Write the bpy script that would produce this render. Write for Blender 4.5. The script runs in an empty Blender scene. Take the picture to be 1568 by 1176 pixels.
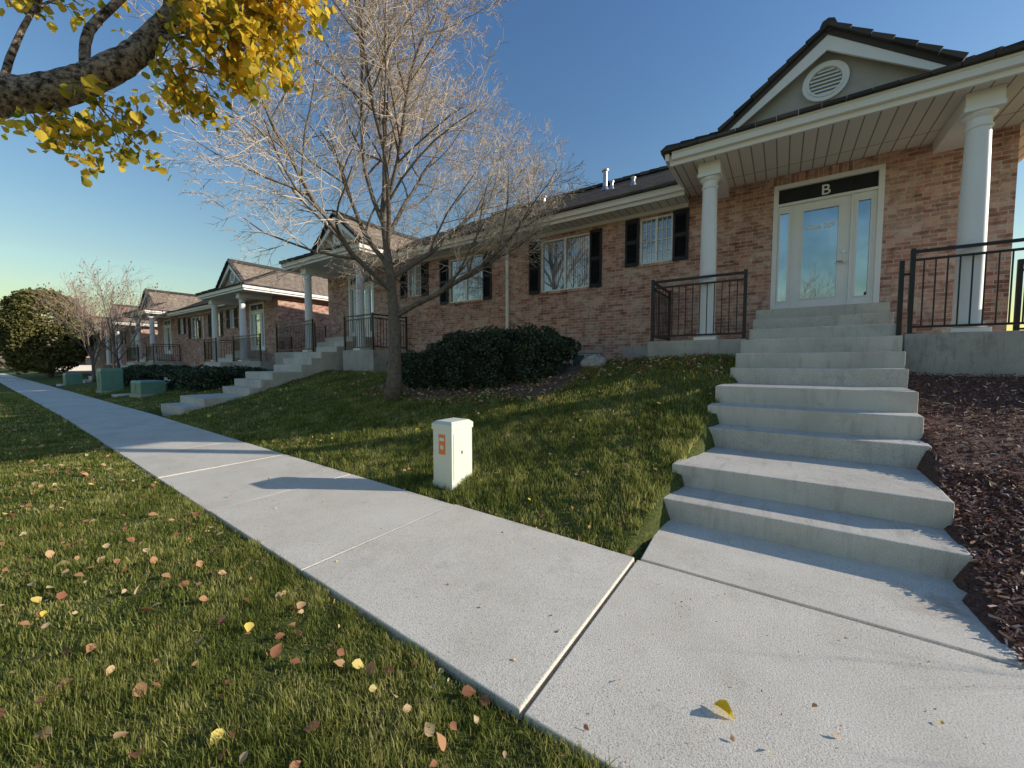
import bpy, math, random
import numpy as np
from mathutils import Vector
random.seed(7); rng=np.random.default_rng(7)
sc=bpy.context.scene
COL=sc.collection

# ------------------------------------------------------------ node helpers
def newmat(name):
    m=bpy.data.materials.new(name); m.use_nodes=True
    nt=m.node_tree; b=nt.nodes['Principled BSDF']; return m,nt,b
def ramp(nt,fac,stops):
    r=nt.nodes.new('ShaderNodeValToRGB'); e=r.color_ramp.elements
    while len(e)<len(stops): e.new(.5)
    for i,(p,c) in enumerate(stops):
        e[i].position=p; e[i].color=(*c,1)
    nt.links.new(fac,r.inputs[0]); return r.outputs[0]
def noise(nt,co,scale,detail=4,rough=.55):
    n=nt.nodes.new('ShaderNodeTexNoise'); n.inputs['Scale'].default_value=scale
    n.inputs['Detail'].default_value=detail; n.inputs['Roughness'].default_value=rough
    nt.links.new(co,n.inputs['Vector']); return n.outputs['Fac']
def mix(nt,f,a,b,mode='MIX'):
    m=nt.nodes.new('ShaderNodeMix'); m.data_type='RGBA'; m.blend_type=mode
    for s,v in ((0,f),(6,a),(7,b)):
        if isinstance(v,(int,float)): m.inputs[s].default_value=v
        elif isinstance(v,tuple): m.inputs[s].default_value=(*v,1)
        else: nt.links.new(v,m.inputs[s])
    return m.outputs[2]
def bump(nt,b,h,strength,dist):
    n=nt.nodes.new('ShaderNodeBump'); n.inputs['Strength'].default_value=strength
    n.inputs['Distance'].default_value=dist
    nt.links.new(h,n.inputs['Height']); nt.links.new(n.outputs[0],b.inputs['Normal'])
def objco(nt): return nt.nodes.new('ShaderNodeTexCoord').outputs['Object']
def simple(name,stops,scale=3,rough=.7,bs=0,bscale=60,bd=.01,spec=.3,metal=0):
    m,nt,b=newmat(name); co=objco(nt)
    c=ramp(nt,noise(nt,co,scale,6,.6),stops)
    nt.links.new(c,b.inputs['Base Color']); b.inputs['Roughness'].default_value=rough
    b.inputs['Specular IOR Level'].default_value=spec; b.inputs['Metallic'].default_value=metal
    if bs: bump(nt,b,noise(nt,co,bscale,5),bs,bd)
    return m
def island(name,stops,rough=.7,transl=0,spec=.2,noise_sc=0):
    m,nt,b=newmat(name)
    g=nt.nodes.new('ShaderNodeNewGeometry')
    f=g.outputs['Random Per Island']
    if noise_sc:
        a=nt.nodes.new('ShaderNodeMath'); a.operation='MULTIPLY_ADD'; a.inputs[1].default_value=.5
        nt.links.new(f,a.inputs[0])
        s=nt.nodes.new('ShaderNodeMath'); s.operation='MULTIPLY'; s.inputs[1].default_value=.5
        nt.links.new(ramp(nt,noise(nt,objco(nt),noise_sc,5,.65),[(.3,(0,0,0)),(.7,(1,1,1))]),s.inputs[0]); nt.links.new(s.outputs[0],a.inputs[2]); f=a.outputs[0]
    c=ramp(nt,f,stops)
    nt.links.new(c,b.inputs['Base Color']); b.inputs['Roughness'].default_value=rough
    b.inputs['Specular IOR Level'].default_value=spec
    if transl:
        t=nt.nodes.new('ShaderNodeBsdfTranslucent'); nt.links.new(c,t.inputs[0])
        mx=nt.nodes.new('ShaderNodeMixShader'); mx.inputs[0].default_value=transl
        nt.links.new(b.outputs[0],mx.inputs[1]); nt.links.new(t.outputs[0],mx.inputs[2])
        nt.links.new(mx.outputs[0],nt.nodes['Material Output'].inputs[0])
    return m

# ------------------------------------------------------------ materials
def concrete(name,c1,c2,c3,stain=.35,drip=0,rust=False):
    m,nt,b=newmat(name); co=objco(nt)
    base=ramp(nt,noise(nt,co,1.3,8,.65),[(.3,c1),(.55,c2),(.75,c3)])
    sp=ramp(nt,noise(nt,co,150,3,.75),[(.35,(.42,.39,.36)),(.46,(1,1,1)),(.7,(1.1,1.1,1.08))])
    c=mix(nt,1,base,sp,'MULTIPLY')
    st=ramp(nt,noise(nt,co,3.1,7,.7),[(.56,(0,0,0)),(.72,(1,1,1))])
    ml=nt.nodes.new('ShaderNodeMath'); ml.operation='MULTIPLY'; ml.inputs[1].default_value=stain
    nt.links.new(st,ml.inputs[0])
    c=mix(nt,ml.outputs[0],c,(.22,.18,.145))
    if drip:
        mp=nt.nodes.new('ShaderNodeMapping'); mp.inputs['Scale'].default_value=(7,1,1.2); nt.links.new(co,mp.inputs[0])
        d=ramp(nt,noise(nt,mp.outputs[0],1.6,6,.7),[(.53,(0,0,0)),(.70,(drip,drip,drip))])
        c=mix(nt,d,c,(.20,.17,.14))
    if rust:   # small rust bloom on the pad at the foot of the steps
        vd=nt.nodes.new('ShaderNodeVectorMath'); vd.operation='DISTANCE'; vd.inputs[1].default_value=(.93,3.62,0)
        nt.links.new(co,vd.inputs[0])
        r0_=ramp(nt,vd.outputs['Value'],[(.04,(.55,.55,.55)),(.34,(0,0,0))])
        r1_=ramp(nt,noise(nt,co,9,6,.7),[(.42,(0,0,0)),(.62,(1,1,1))])
        c=mix(nt,mix(nt,1.0,r0_,r1_,'MULTIPLY'),c,(.34,.19,.09))
    nt.links.new(c,b.inputs['Base Color']); b.inputs['Roughness'].default_value=.85
    b.inputs['Specular IOR Level'].default_value=.15
    bump(nt,b,noise(nt,co,90,6,.7),.6,.006); return m
m_walk=concrete('sidewalk_concrete',(.66,.585,.475),(.77,.69,.575),(.82,.745,.63),.22,0,True)
m_step=concrete('step_concrete',(.53,.48,.41),(.65,.595,.515),(.71,.655,.575),.35,.3)
m_wallc=concrete('terrace_concrete',(.39,.355,.305),(.51,.465,.405),(.55,.51,.455),.6,.6)

def brickmat(name,w,h):
    m,nt,b=newmat(name); co=objco(nt)
    s=nt.nodes.new('ShaderNodeSeparateXYZ'); nt.links.new(co,s.inputs[0])
    a=nt.nodes.new('ShaderNodeMath'); a.operation='ADD'
    nt.links.new(s.outputs[0],a.inputs[0]); nt.links.new(s.outputs[1],a.inputs[1])
    cb=nt.nodes.new('ShaderNodeCombineXYZ'); nt.links.new(a.outputs[0],cb.inputs[0]); nt.links.new(s.outputs[2],cb.inputs[1])
    def br(c1,c2,mo,bias):
        k=nt.nodes.new('ShaderNodeTexBrick'); k.inputs['Scale'].default_value=1
        k.inputs['Brick Width'].default_value=w; k.inputs['Row Height'].default_value=h
        k.inputs['Mortar Size'].default_value=.008; k.inputs['Mortar Smooth'].default_value=.25
        k.inputs['Bias'].default_value=bias
        k.inputs['Color1'].default_value=(*c1,1); k.inputs['Color2'].default_value=(*c2,1); k.inputs['Mortar'].default_value=(*mo,1)
        nt.links.new(cb.outputs[0],k.inputs['Vector']); return k
    k1=br((.68,.34,.24),(.29,.115,.085),(.58,.50,.42),0)
    k2=br((.70,.47,.36),(.46,.22,.155),(.62,.54,.46),-.1)
    f=ramp(nt,noise(nt,cb.outputs[0],1.6,5,.65),[(.42,(0,0,0)),(.6,(1,1,1))])
    c=mix(nt,f,k1.outputs[0],k2.outputs[0])
    f2=ramp(nt,noise(nt,cb.outputs[0],9,5,.7),[(.55,(0,0,0)),(.68,(.7,.7,.7))])
    c=mix(nt,f2,c,(.74,.59,.49))
    f3=ramp(nt,noise(nt,cb.outputs[0],5.3,4,.6),[(.3,(.56,.50,.49)),(.5,(1,1,1))])
    c=mix(nt,1,c,f3,'MULTIPLY')
    nt.links.new(c,b.inputs['Base Color']); b.inputs['Roughness'].default_value=.9
    b.inputs['Specular IOR Level'].default_value=.15
    inv=nt.nodes.new('ShaderNodeMath'); inv.operation='SUBTRACT'; inv.inputs[0].default_value=1
    nt.links.new(k1.outputs['Fac'],inv.inputs[1])
    ad=nt.nodes.new('ShaderNodeMath'); ad.operation='MULTIPLY_ADD'; ad.inputs[1].default_value=.35
    nt.links.new(noise(nt,co,40,4),ad.inputs[0]); nt.links.new(inv.outputs[0],ad.inputs[2])
    bump(nt,b,ad.outputs[0],.7,.012); return m
m_brick=brickmat('used_brick',.235,.078)
m_sold=brickmat('soldier_brick',.078,.235)

def roofmat(name,swap):
    m,nt,b=newmat(name); co=objco(nt)
    s=nt.nodes.new('ShaderNodeSeparateXYZ'); nt.links.new(co,s.inputs[0])
    cb=nt.nodes.new('ShaderNodeCombineXYZ')
    nt.links.new(s.outputs[1 if swap else 0],cb.inputs[0]); nt.links.new(s.outputs[0 if swap else 1],cb.inputs[1])
    k=nt.nodes.new('ShaderNodeTexBrick'); k.inputs['Scale'].default_value=1
    k.inputs['Brick Width'].default_value=.32; k.inputs['Row Height'].default_value=.33
    k.inputs['Mortar Size'].default_value=.014
    k.inputs['Color1'].default_value=(.36,.27,.195,1); k.inputs['Color2'].default_value=(.22,.16,.12,1); k.inputs['Mortar'].default_value=(.04,.035,.03,1)
    nt.links.new(cb.outputs[0],k.inputs['Vector'])
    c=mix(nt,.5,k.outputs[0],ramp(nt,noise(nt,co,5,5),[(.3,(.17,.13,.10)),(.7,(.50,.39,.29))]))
    if not swap: c=mix(nt,1,c,(.55,.51,.48),'MULTIPLY')  # same tile, front and back slopes: shade painted in as a darker colour
    nt.links.new(c,b.inputs['Base Color']); b.inputs['Roughness'].default_value=.95
    b.inputs['Specular IOR Level'].default_value=.05
    inv=nt.nodes.new('ShaderNodeMath'); inv.operation='SUBTRACT'; inv.inputs[0].default_value=1
    nt.links.new(k.outputs['Fac'],inv.inputs[1]); bump(nt,b,inv.outputs[0],.8,.03); return m
m_roof_shaded=roofmat('roof_tile_shaded',False); m_roofs=roofmat('roof_tile_side',True)
m_tile=island('roof_tile_edge',[(0,(.05,.045,.042)),(1,(.115,.10,.09))],.9,spec=.1)
m_white=simple('white_paint',[(.3,(.87,.845,.81)),(.7,(.905,.885,.855))],2,.45,.05,80,.002)
m_gutter=simple('gutter_paint',[(.3,(.86,.81,.73)),(.7,(.89,.845,.77))],1.5,.4)
def soffit():
    m,nt,b=newmat('soffit_panels'); co=objco(nt)
    k=nt.nodes.new('ShaderNodeTexBrick'); k.offset=0
    k.inputs['Scale'].default_value=1; k.inputs['Brick Width'].default_value=.2; k.inputs['Row Height'].default_value=5
    k.inputs['Mortar Size'].default_value=.012
    k.inputs['Color1'].default_value=(.82,.74,.62,1); k.inputs['Color2'].default_value=(.78,.70,.59,1); k.inputs['Mortar'].default_value=(.30,.26,.22,1)
    nt.links.new(co,k.inputs['Vector']); nt.links.new(k.outputs[0],b.inputs['Base Color']); b.inputs['Roughness'].default_value=.5
    return m
m_soff=soffit()
m_stucco=simple('stucco',[(.3,(.43,.39,.345)),(.7,(.49,.45,.40))],4,.9,.4,120,.004)
m_black=simple('black_paint',[(.3,(.012,.012,.014)),(.7,(.022,.022,.025))],5,.45)
m_rail=simple('black_metal',[(.3,(.012,.012,.013)),(.7,(.024,.022,.021))],8,.38,spec=.4)
m_grey=simple('galvanised_metal',[(.3,(.35,.35,.35)),(.7,(.5,.5,.5))],5,.4,metal=.7)
m_brass=simple('satin_handle',[(.3,(.5,.48,.42)),(.7,(.6,.58,.5))],5,.25,metal=1)
def glassmat(name,vert):
    m,nt,b=newmat(name); co=objco(nt)
    w=nt.nodes.new('ShaderNodeTexWave'); w.bands_direction='X' if vert else 'Z'; w.inputs['Scale'].default_value=4.5 if vert else 9
    w.inputs['Distortion'].default_value=.3
    nt.links.new(co,w.inputs['Vector'])
    c=ramp(nt,w.outputs['Fac'],[(.1,(.16,.18,.20)),(.6,(.54,.56,.57))])
    c=mix(nt,ramp(nt,noise(nt,co,.8,3),[(.4,(0,0,0)),(.6,(.8,.8,.8))]),c,(.10,.13,.16))
    nt.links.new(c,b.inputs['Base Color']); b.inputs['Roughness'].default_value=.03
    b.inputs['IOR'].default_value=2.2; b.inputs['Specular IOR Level'].default_value=.6; b.inputs['Metallic'].default_value=.3; return m
m_glass=glassmat('window_glass_blinds',False); m_glassv=glassmat('window_glass_vertical_blinds',True)
m,nt,b=newmat('door_glass'); co=objco(nt)
nt.links.new(ramp(nt,noise(nt,co,1.2,3),[(.35,(.30,.39,.45)),(.65,(.48,.56,.61))]),b.inputs['Base Color'])
b.inputs['Roughness'].default_value=.015; b.inputs['IOR'].default_value=2.0; b.inputs['Metallic'].default_value=.9; m_dglass=m
m_bark=simple('grey_bark',[(.3,(.11,.085,.067)),(.7,(.25,.20,.155))],14,.9,.8,40,.02)
m_twig=simple('twig_bark',[(.3,(.58,.45,.33)),(.7,(.72,.585,.44))],6,.8)
m_rtwig=simple('brown_twig_bark',[(.3,(.32,.22,.17)),(.7,(.46,.34,.27))],6,.8)
def barkmat():
    m,nt,b=newmat('furrowed_bark'); co=objco(nt)
    mp=nt.nodes.new('ShaderNodeMapping'); mp.inputs['Rotation'].default_value=(0,0,math.radians(-37)); mp.inputs['Scale'].default_value=(3.0,11,13); nt.links.new(co,mp.inputs[0])
    n=noise(nt,mp.outputs[0],2.4,8,.72)
    nt.links.new(ramp(nt,n,[(.40,(.04,.028,.02)),(.46,(.22,.16,.12)),(.58,(.68,.53,.40))]),b.inputs['Base Color'])
    b.inputs['Roughness'].default_value=.95; bump(nt,b,n,1,.06); return m
m_furrow=barkmat()
m_yleaf=island('yellow_leaf',[(0,(.18,.21,.03)),(.22,(.38,.35,.04)),(.38,(.88,.61,.06)),(.85,(.95,.70,.08)),(1,(.72,.38,.07))],.5,.6)
m_fleaf=island('fallen_leaf',[(0,(.24,.10,.06)),(.3,(.44,.19,.10)),(.55,(.60,.34,.17)),(.8,(.70,.50,.28)),(.90,(.76,.58,.32)),(1,(.92,.70,.08))],.7,.25)
m_onel=island('bright_yellow_leaf',[(0,(.82,.56,.03)),(1,(.84,.60,.04))],.6,.3)
m_blade=island('grass_blade',[(0,(.045,.068,.013)),(.3,(.13,.165,.03)),(.52,(.29,.31,.065)),(.75,(.56,.51,.17)),(1,(.80,.66,.36))],.6,.55,noise_sc=1.6)
m_hleaf=island('hedge_leaf',[(0,(.018,.032,.014)),(.6,(.045,.07,.03)),(1,(.10,.125,.06))],.5,.1,.4)
m_conif=island('conifer_foliage',[(0,(.07,.08,.025)),(.5,(.17,.155,.05)),(1,(.30,.25,.09))],.8,.3)
m_dist=island('distant_foliage',[(0,(.12,.10,.07)),(.5,(.22,.17,.12)),(1,(.30,.24,.17))],.9)
m_berry=island('red_leaf',[(0,(.32,.06,.03)),(1,(.60,.16,.08))],.7,.3)
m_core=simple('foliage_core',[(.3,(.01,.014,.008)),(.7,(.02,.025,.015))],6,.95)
m_chip=island('mulch_chip',[(0,(.08,.038,.027)),(.5,(.22,.11,.08)),(.82,(.40,.22,.16)),(1,(.85,.68,.56))],.85)
m_mulch=simple('mulch',[(.3,(.05,.027,.02)),(.7,(.22,.115,.085))],40,.95,1,50,.03)
m_soil=simple('bed_soil',[(.3,(.07,.048,.03)),(.7,(.22,.15,.10))],9,.95,.8,40,.03)
def groundmat():
    m,nt,b=newmat('turf'); co=objco(nt)
    c=ramp(nt,noise(nt,co,35,6,.7),[(.3,(.035,.05,.013)),(.5,(.095,.12,.03)),(.7,(.26,.25,.085))])
    c=mix(nt,ramp(nt,noise(nt,co,.9,5,.6),[(.4,(0,0,0)),(.7,(.6,.6,.6))]),c,(.20,.18,.065))
    nt.links.new(c,b.inputs['Base Color']); b.inputs['Roughness'].default_value=.95
    b.inputs['Specular IOR Level'].default_value=.1
    bump(nt,b,noise(nt,co,70,5,.7),.9,.03); return m
m_turf=groundmat()
m_asph=simple('asphalt',[(.3,(.05,.05,.052)),(.7,(.08,.08,.08))],30,.9,.4,200,.004)
m_ped=simple('pedestal_plastic',[(.3,(.70,.71,.58)),(.7,(.75,.76,.64))],2,.5)
m_orange=simple('orange_sticker',[(.3,(.85,.20,.05)),(.7,(.90,.26,.08))],5,.5)
m_green=simple('green_steel',[(.3,(.12,.25,.18)),(.7,(.16,.30,.22))],3,.5)
m_red=simple('red_paint',[(.3,(.5,.05,.04)),(.7,(.55,.07,.05))],3,.6)
m_pale=simple('pale_wall',[(.3,(.55,.50,.43)),(.7,(.62,.57,.5))],1,.8)
m_rock=simple('rock',[(.3,(.28,.26,.24)),(.7,(.50,.47,.43))],7,.9,.8,30,.02)

# ------------------------------------------------------------ mesh helpers
class MB:
    def __init__(s): s.v=[];s.f=[];s.m=[]
    def quad(s,pts,mi=0):
        n=len(s.v); s.v+= [tuple(p) for p in pts]; s.f.append(tuple(range(n,n+len(pts)))); s.m.append(mi)
    def hexa(s,b4,t4,mi=0):
        n=len(s.v); s.v+=[tuple(p) for p in b4]+[tuple(p) for p in t4]
        for f in ((3,2,1,0),(4,5,6,7),(0,1,5,4),(1,2,6,5),(2,3,7,6),(3,0,4,7)):
            s.f.append(tuple(n+i for i in f)); s.m.append(mi)
    def box(s,x0,x1,y0,y1,z0,z1,mi=0):
        s.hexa([(x0,y0,z0),(x1,y0,z0),(x1,y1,z0),(x0,y1,z0)],[(x0,y0,z1),(x1,y0,z1),(x1,y1,z1),(x0,y1,z1)],mi)
    def tube(s,pts,rad,k=6,mi=0,cap=True,jit=0):
        n0=len(s.v); L=len(pts); up=Vector((0,0,1)); prev=None
        for i,p in enumerate(pts):
            p=Vector(p); d=(Vector(pts[min(i+1,L-1)])-Vector(pts[max(i-1,0)])).normalized()
            if prev is None:
                a=d.cross(up); 
                if a.length<.1: a=d.cross(Vector((1,0,0)))
            else: a=prev-d*prev.dot(d)
            a.normalize(); prev=a; bb=d.cross(a)
            for j in range(k):
                t=2*math.pi*j/k; r=rad[i]*(1+(random.uniform(-jit,jit) if jit else 0))
                s.v.append(tuple(p+(a*math.cos(t)+bb*math.sin(t))*r))
        for i in range(L-1):
            for j in range(k):
                q=n0+i*k; s.f.append((q+j,q+(j+1)%k,q+k+(j+1)%k,q+k+j)); s.m.append(mi)
        if cap:
            s.f.append(tuple(n0+j for j in reversed(range(k)))); s.m.append(mi)
            s.f.append(tuple(n0+(L-1)*k+j for j in range(k))); s.m.append(mi)
    def lathe(s,cx,cy,prof,k=28,mi=0):
        s.tube([(cx,cy,z) for r,z in prof],[r for r,z in prof],k,mi)
    def make(s,name,mats,parent=None,bevel=0,smooth=False):
        me=bpy.data.meshes.new(name); me.from_pydata(s.v,[],s.f); 
        for q in mats: me.materials.append(q)
        me.polygons.foreach_set('material_index',s.m)
        if smooth: me.polygons.foreach_set('use_smooth',[True]*len(s.f))
        me.update(); o=bpy.data.objects.new(name,me); COL.objects.link(o)
        if parent: o.parent=parent
        if bevel:
            b=o.modifiers.new('bevel','BEVEL'); b.width=bevel; b.segments=2; b.limit_method='ANGLE'
        return o
def empty(name):
    e=bpy.data.objects.new(name,None); COL.objects.link(e); return e
def npmesh(name,V,F,mat,parent=None,mats=None,mi=None):
    me=bpy.data.meshes.new(name); k=F.shape[1]
    me.vertices.add(len(V)); me.vertices.foreach_set('co',V.astype(np.float32).ravel())
    me.loops.add(F.size); me.loops.foreach_set('vertex_index',F.astype(np.int32).ravel())
    me.polygons.add(len(F)); me.polygons.foreach_set('loop_start',np.arange(0,F.size,k,dtype=np.int32))
    me.polygons.foreach_set('loop_total',np.full(len(F),k,dtype=np.int32))
    for q in (mats or [mat]): me.materials.append(q)
    if mi is not None: me.polygons.foreach_set('material_index',mi.astype(np.int32))
    me.update(calc_edges=True); me.validate()
    o=bpy.data.objects.new(name,me); COL.objects.link(o)
    if parent: o.parent=parent
    return o
def rots(n,tilt,full=False):
    yaw=rng.uniform(0,2*np.pi,n)
    if full: a=rng.uniform(0,2*np.pi,n); c=rng.uniform(0,2*np.pi,n)
    else: a=rng.normal(0,tilt,n); c=rng.normal(0,tilt,n)
    cy,sy=np.cos(yaw),np.sin(yaw); ca,sa=np.cos(a),np.sin(a); cc,s2=np.cos(c),np.sin(c)
    Z=np.zeros(n);O=np.ones(n)
    Rz=np.array([[cy,-sy,Z],[sy,cy,Z],[Z,Z,O]]).transpose(2,0,1)
    Rx=np.array([[O,Z,Z],[Z,ca,-sa],[Z,sa,ca]]).transpose(2,0,1)
    Ry=np.array([[cc,Z,s2],[Z,O,Z],[-s2,Z,cc]]).transpose(2,0,1)
    return Rz@Rx@Ry
def scatter(tv,tf,pos,R,scale):
    tv=np.array(tv,float); tf=np.array(tf)
    n=len(pos); V=np.einsum('nij,kj->nki',R,tv)*np.asarray(scale).reshape(n,1,-1)+pos[:,None,:]
    F=tf[None]+(np.arange(n)*len(tv))[:,None,None]
    return V.reshape(-1,3),F.reshape(-1,tf.shape[1])
LEAFV=[(0,-.5,.0),(.30,-.32,.09),(.42,0,.13),(.22,.3,.06),(0,.58,-.06),(-.22,.3,.06),(-.42,0,.13),(-.30,-.32,.09),(0,0,0)]
LEAFF=[(8,0,1),(8,1,2),(8,2,3),(8,3,4),(8,4,5),(8,5,6),(8,6,7),(8,7,0)]
CARDV=[(-.5,0,0),(0,-.3,.08),(.5,0,0),(0,.3,.08)]; CARDF=[(0,1,2,3)]

# ------------------------------------------------------------ layout functions
def off(x): return .034*np.clip(-x-1,0,15)+.02*np.clip(-x-16,0,300)
def eL(x): return 1.43+off(x)
def eR(x): return 3.14+off(x)
STAIR_OFF=[0,-16.1,-25.8,-41.9]
def Ht(x): return np.interp(x,[-95,-50,-45,-24,-20,-6,-3.4,-1.2,1.2,1.9,10],[.3,.3,.6,.95,1.3,1.25,1.62,1.74,1.45,1.4,1.4])
def g(x,y):
    x=np.asarray(x,float); y=np.asarray(y,float)
    s=np.clip((y-eR(x)-.02)/(8.4-eR(x)),0,1)
    z=-.025+(Ht(x)+.02)*s**1.15
    z=z+np.where(s>0,.03*np.sin(x*1.3+y)*s*(1-s)*3,0)
    z=z+.008*np.sin(x*7.1)*np.sin(y*6.3+x)
    z=np.where((y<=eR(x)+.01)&(y>=eL(x)-.01),-.07,z)
    for o in STAIR_OFF:
        xc=x-o-.09*(y-4.1)
        d=np.clip(np.minimum((xc+.93)/.12,(1.12-xc)/.12),0,1)
        z=np.where(y>3.9,z-d*.45,np.where((y>3.1)&(xc>-.9)&(xc<1.1),-.08,z))
    z=np.where(y<-2.0,-.16,z)
    return z
# ground sheet
xs=np.unique(np.round(np.concatenate([[-1500,-700,-300,-160,-110],np.arange(-90,-26,1.0),np.arange(-26,-1.3,.2),np.arange(-1.3,2.4,.07),np.arange(2.4,8,.2),[9,11,15,25,50,120,300,700,1500]]),3))
ys=np.unique(np.round(np.concatenate([[-1500,-600,-200,-80,-30,-12,-5,-2.3,-2.05,-1.95],np.arange(-1.8,1.2,.2),np.arange(1.2,11,.1),[12,14,18,25,40,80,200,600,1500]]),3))
XX,YY=np.meshgrid(xs,ys); ZZ=g(XX,YY)
V=np.stack([XX,YY,ZZ],-1).reshape(-1,3); nx=len(xs); ny=len(ys)
ii,jj=np.meshgrid(np.arange(nx-1),np.arange(ny-1)); q=(jj*nx+ii).ravel()
F=np.stack([q,q+1,q+nx+1,q+nx],-1)
cx=(XX[:-1,:-1]+XX[1:,1:]).ravel()/2; cy=(YY[:-1,:-1]+YY[1:,1:]).ravel()/2
xc=cx-.09*(cy-4.1)
mi=np.zeros(len(q),int)
mi[(xc>1.05)&(cy>3.2)&(cy<12)&(cx<7)]=1
mi[(cx<-3.6)&(cx>-9.6)&(cy>6.75+.25*np.sin(cx*2))&(cy<11)]=2
mi[(cy>8.3)&(cx<-.9)]=2
mi[(cy<-2.05)&(cy>-12)]=3
gr=npmesh('ground',V,F,None,mats=[m_turf,m_mulch,m_soil,m_asph],mi=mi)
gr.data.polygons.foreach_set('use_smooth',[True]*len(F))
# kerb
mb=MB(); mb.box(-120,40,-2.15,-1.97,-.2,-.01); mb.make('street_kerb',[m_walk],bevel=.02)
# sidewalk
mb=MB(); xj=[-.93+2.06*k for k in range(-45,8)]
for i in range(len(xj)-1):
    a,b_=xj[i]+.011,xj[i+1]-.011; dz=random.uniform(-.006,.006); dt=random.uniform(-.006,.006)
    if abs(xj[i]+.93)<.01: dz=-.002
    if abs(xj[i+1]+.93)<.01: dz=.010
    P=[(a,eL(a)),(b_,eL(b_)),(b_,eR(b_)),(a,eR(a))]
    mb.hexa([(x,y,-.14) for x,y in P],[(x,y,dz+(dt if k in(0,1) else 0)) for k,(x,y) in enumerate(P)])
mb.hexa([(-.9,3.165,-.14),(1.13,3.165,-.14),(1.17,4.2,-.14),(-.95,4.2,-.14)],[(-.9,3.165,.0),(1.13,3.165,.0),(1.17,4.2,.015),(-.95,4.2,.015)])
mb.make('sidewalk',[m_walk],bevel=.008)

# ------------------------------------------------------------ stairs / terraces / rails
ST=[(4.1,.22,-.975,1.17),(4.62,.46,-.985,1.20),(5.85,.72,-.90,1.33),(6.22,.99,-.86,1.34),(6.58,1.25,-.81,1.36),
    (7.55,1.51,-.71,1.45),(7.92,1.76,-.67,1.48),(8.3,2.01,-.63,1.51),(8.9,2.24,-.54,1.56),(9.25,2.46,-.50,1.56),(9.6,2.68,-.47,1.56)]
def stairs(name):
    mb=MB()
    for i,(y,z,a,b_) in enumerate(ST):
        y2=ST[i+1][0] if i<len(ST)-1 else 10.49
        sh=.05*(y2-y)
        mb.hexa([(a,y,-.2),(b_,y,-.2),(b_+sh,y2+.0,-.2),(a+sh,y2+.0,-.2)],[(a,y,z),(b_,y,z),(b_+sh,y2,z+.008),(a+sh,y2,z+.008)])
    return mb.make(name,[m_step],bevel=.014)
def terrace(name,parent=None):
    mb=MB()
    mb.box(-2.45,-.57,8.8,10.49,.5,2.06); mb.box(1.62,4.9,8.8,10.49,.5,2.06)
    mb.box(-3.3,-2.47,9.7,10.49,.6,1.98)
    return mb.make(name,[m_wallc],bevel=.012)
def rail(mb,p0,p1,z0,z1,posts=(1,1)):
    p0=Vector((*p0,0)); p1=Vector((*p1,0)); d=(p1-p0); L=d.length; d.normalize(); n=Vector((-d.y,d.x,0))
    def bar(a,b_,w,za,zb):
        A=p0+d*a; B=p0+d*b_
        P=[A-n*w,B-n*w,B+n*w,A+n*w]
        mb.hexa([(p.x,p.y,za) for p in P],[(p.x,p.y,zb) for p in P])
    bar(0,L,.028,z1-.045,z1); bar(0,L,.018,z1-.17,z1-.135); bar(0,L,.018,z0+.09,z0+.125)
    k=int(L/.125)
    for i in range(1,k): 
        s=L*i/k; bar(s-.009,s+.009,.009,z0+.125,z1-.17)
    for e,s in zip(posts,(0,L)):
        if e: bar(s-.03,s+.03,.03,z0,z1+.03); bar(s-.06,s+.06,.06,z0,z0+.012)
def railings(name):
    mb=MB()
    rail(mb,(-2.36,8.87),(-.62,8.87),2.06,3.36); rail(mb,(-2.36,8.93),(-2.36,10.4),2.06,3.36,(0,1))
    rail(mb,(1.68,8.87),(4.8,8.87),2.06,3.38); rail(mb,(3.26,10.35),(4.8,10.35),2.06,3.30,(1,1))
    mb.box(1.53,1.59,8.86,8.92,2.02,3.24); mb.box(1.59,1.65,8.87,8.91,3.0,3.035)
    return mb.make(name,[m_rail],bevel=.003)
s0=stairs('concrete_steps'); t0=terrace('terrace_wall'); r0=railings('metal_railing')
for o,dz in ((-16.1,0),(-25.8,-.4),(-41.9,-.4)):
    for src in (s0,t0,r0):
        c=src.copy(); c.location=(o,0,dz); COL.objects.link(c)
        if src is not s0 and o in(-16.1,-41.9):
            c.scale=(-1,1,1); c.location=(-14.54+(o+16.1),0,dz)

# ------------------------------------------------------------ building
MIR=-14.54
bld=empty('brick_building')
WY=10.5; ZT=5.64; ZB=.3; XA,XB=-17.74,3.2
holes=[(-.25,1.54,2.69,5.43),(-3.16,-2.34,4.15,5.33),(-6.15,-4.55,3.73,5.27),(-5.15,-4.2,1.34,1.86)]
holes+= [(MIR-b_,MIR-a,c,d) for a,b_,c,d in holes]
hx=sorted(set([XA,XB]+[h[0] for h in holes]+[h[1] for h in holes])); hz=sorted(set([ZB,ZT]+[h[2] for h in holes]+[h[3] for h in holes]))
mb=MB()
for i in range(len(hx)-1):
    for j in range(len(hz)-1):
        mx,mz=(hx[i]+hx[i+1])/2,(hz[j]+hz[j+1])/2
        if any(h[0]<mx<h[1] and h[2]<mz<h[3] for h in holes): continue
        mb.quad([(hx[i],WY,hz[j]),(hx[i+1],WY,hz[j]),(hx[i+1],WY,hz[j+1]),(hx[i],WY,hz[j+1])])
for a,b_,c,d in holes:
    y2=WY+.14
    mb.quad([(a,WY,c),(a,y2,c),(a,y2,d),(a,WY,d)]); mb.quad([(b_,WY,c),(b_,WY,d),(b_,y2,d),(b_,y2,c)])
    mb.quad([(a,WY,c),(b_,WY,c),(b_,y2,c),(a,y2,c)]); mb.quad([(a,WY,d),(a,y2,d),(b_,y2,d),(b_,WY,d)])
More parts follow.
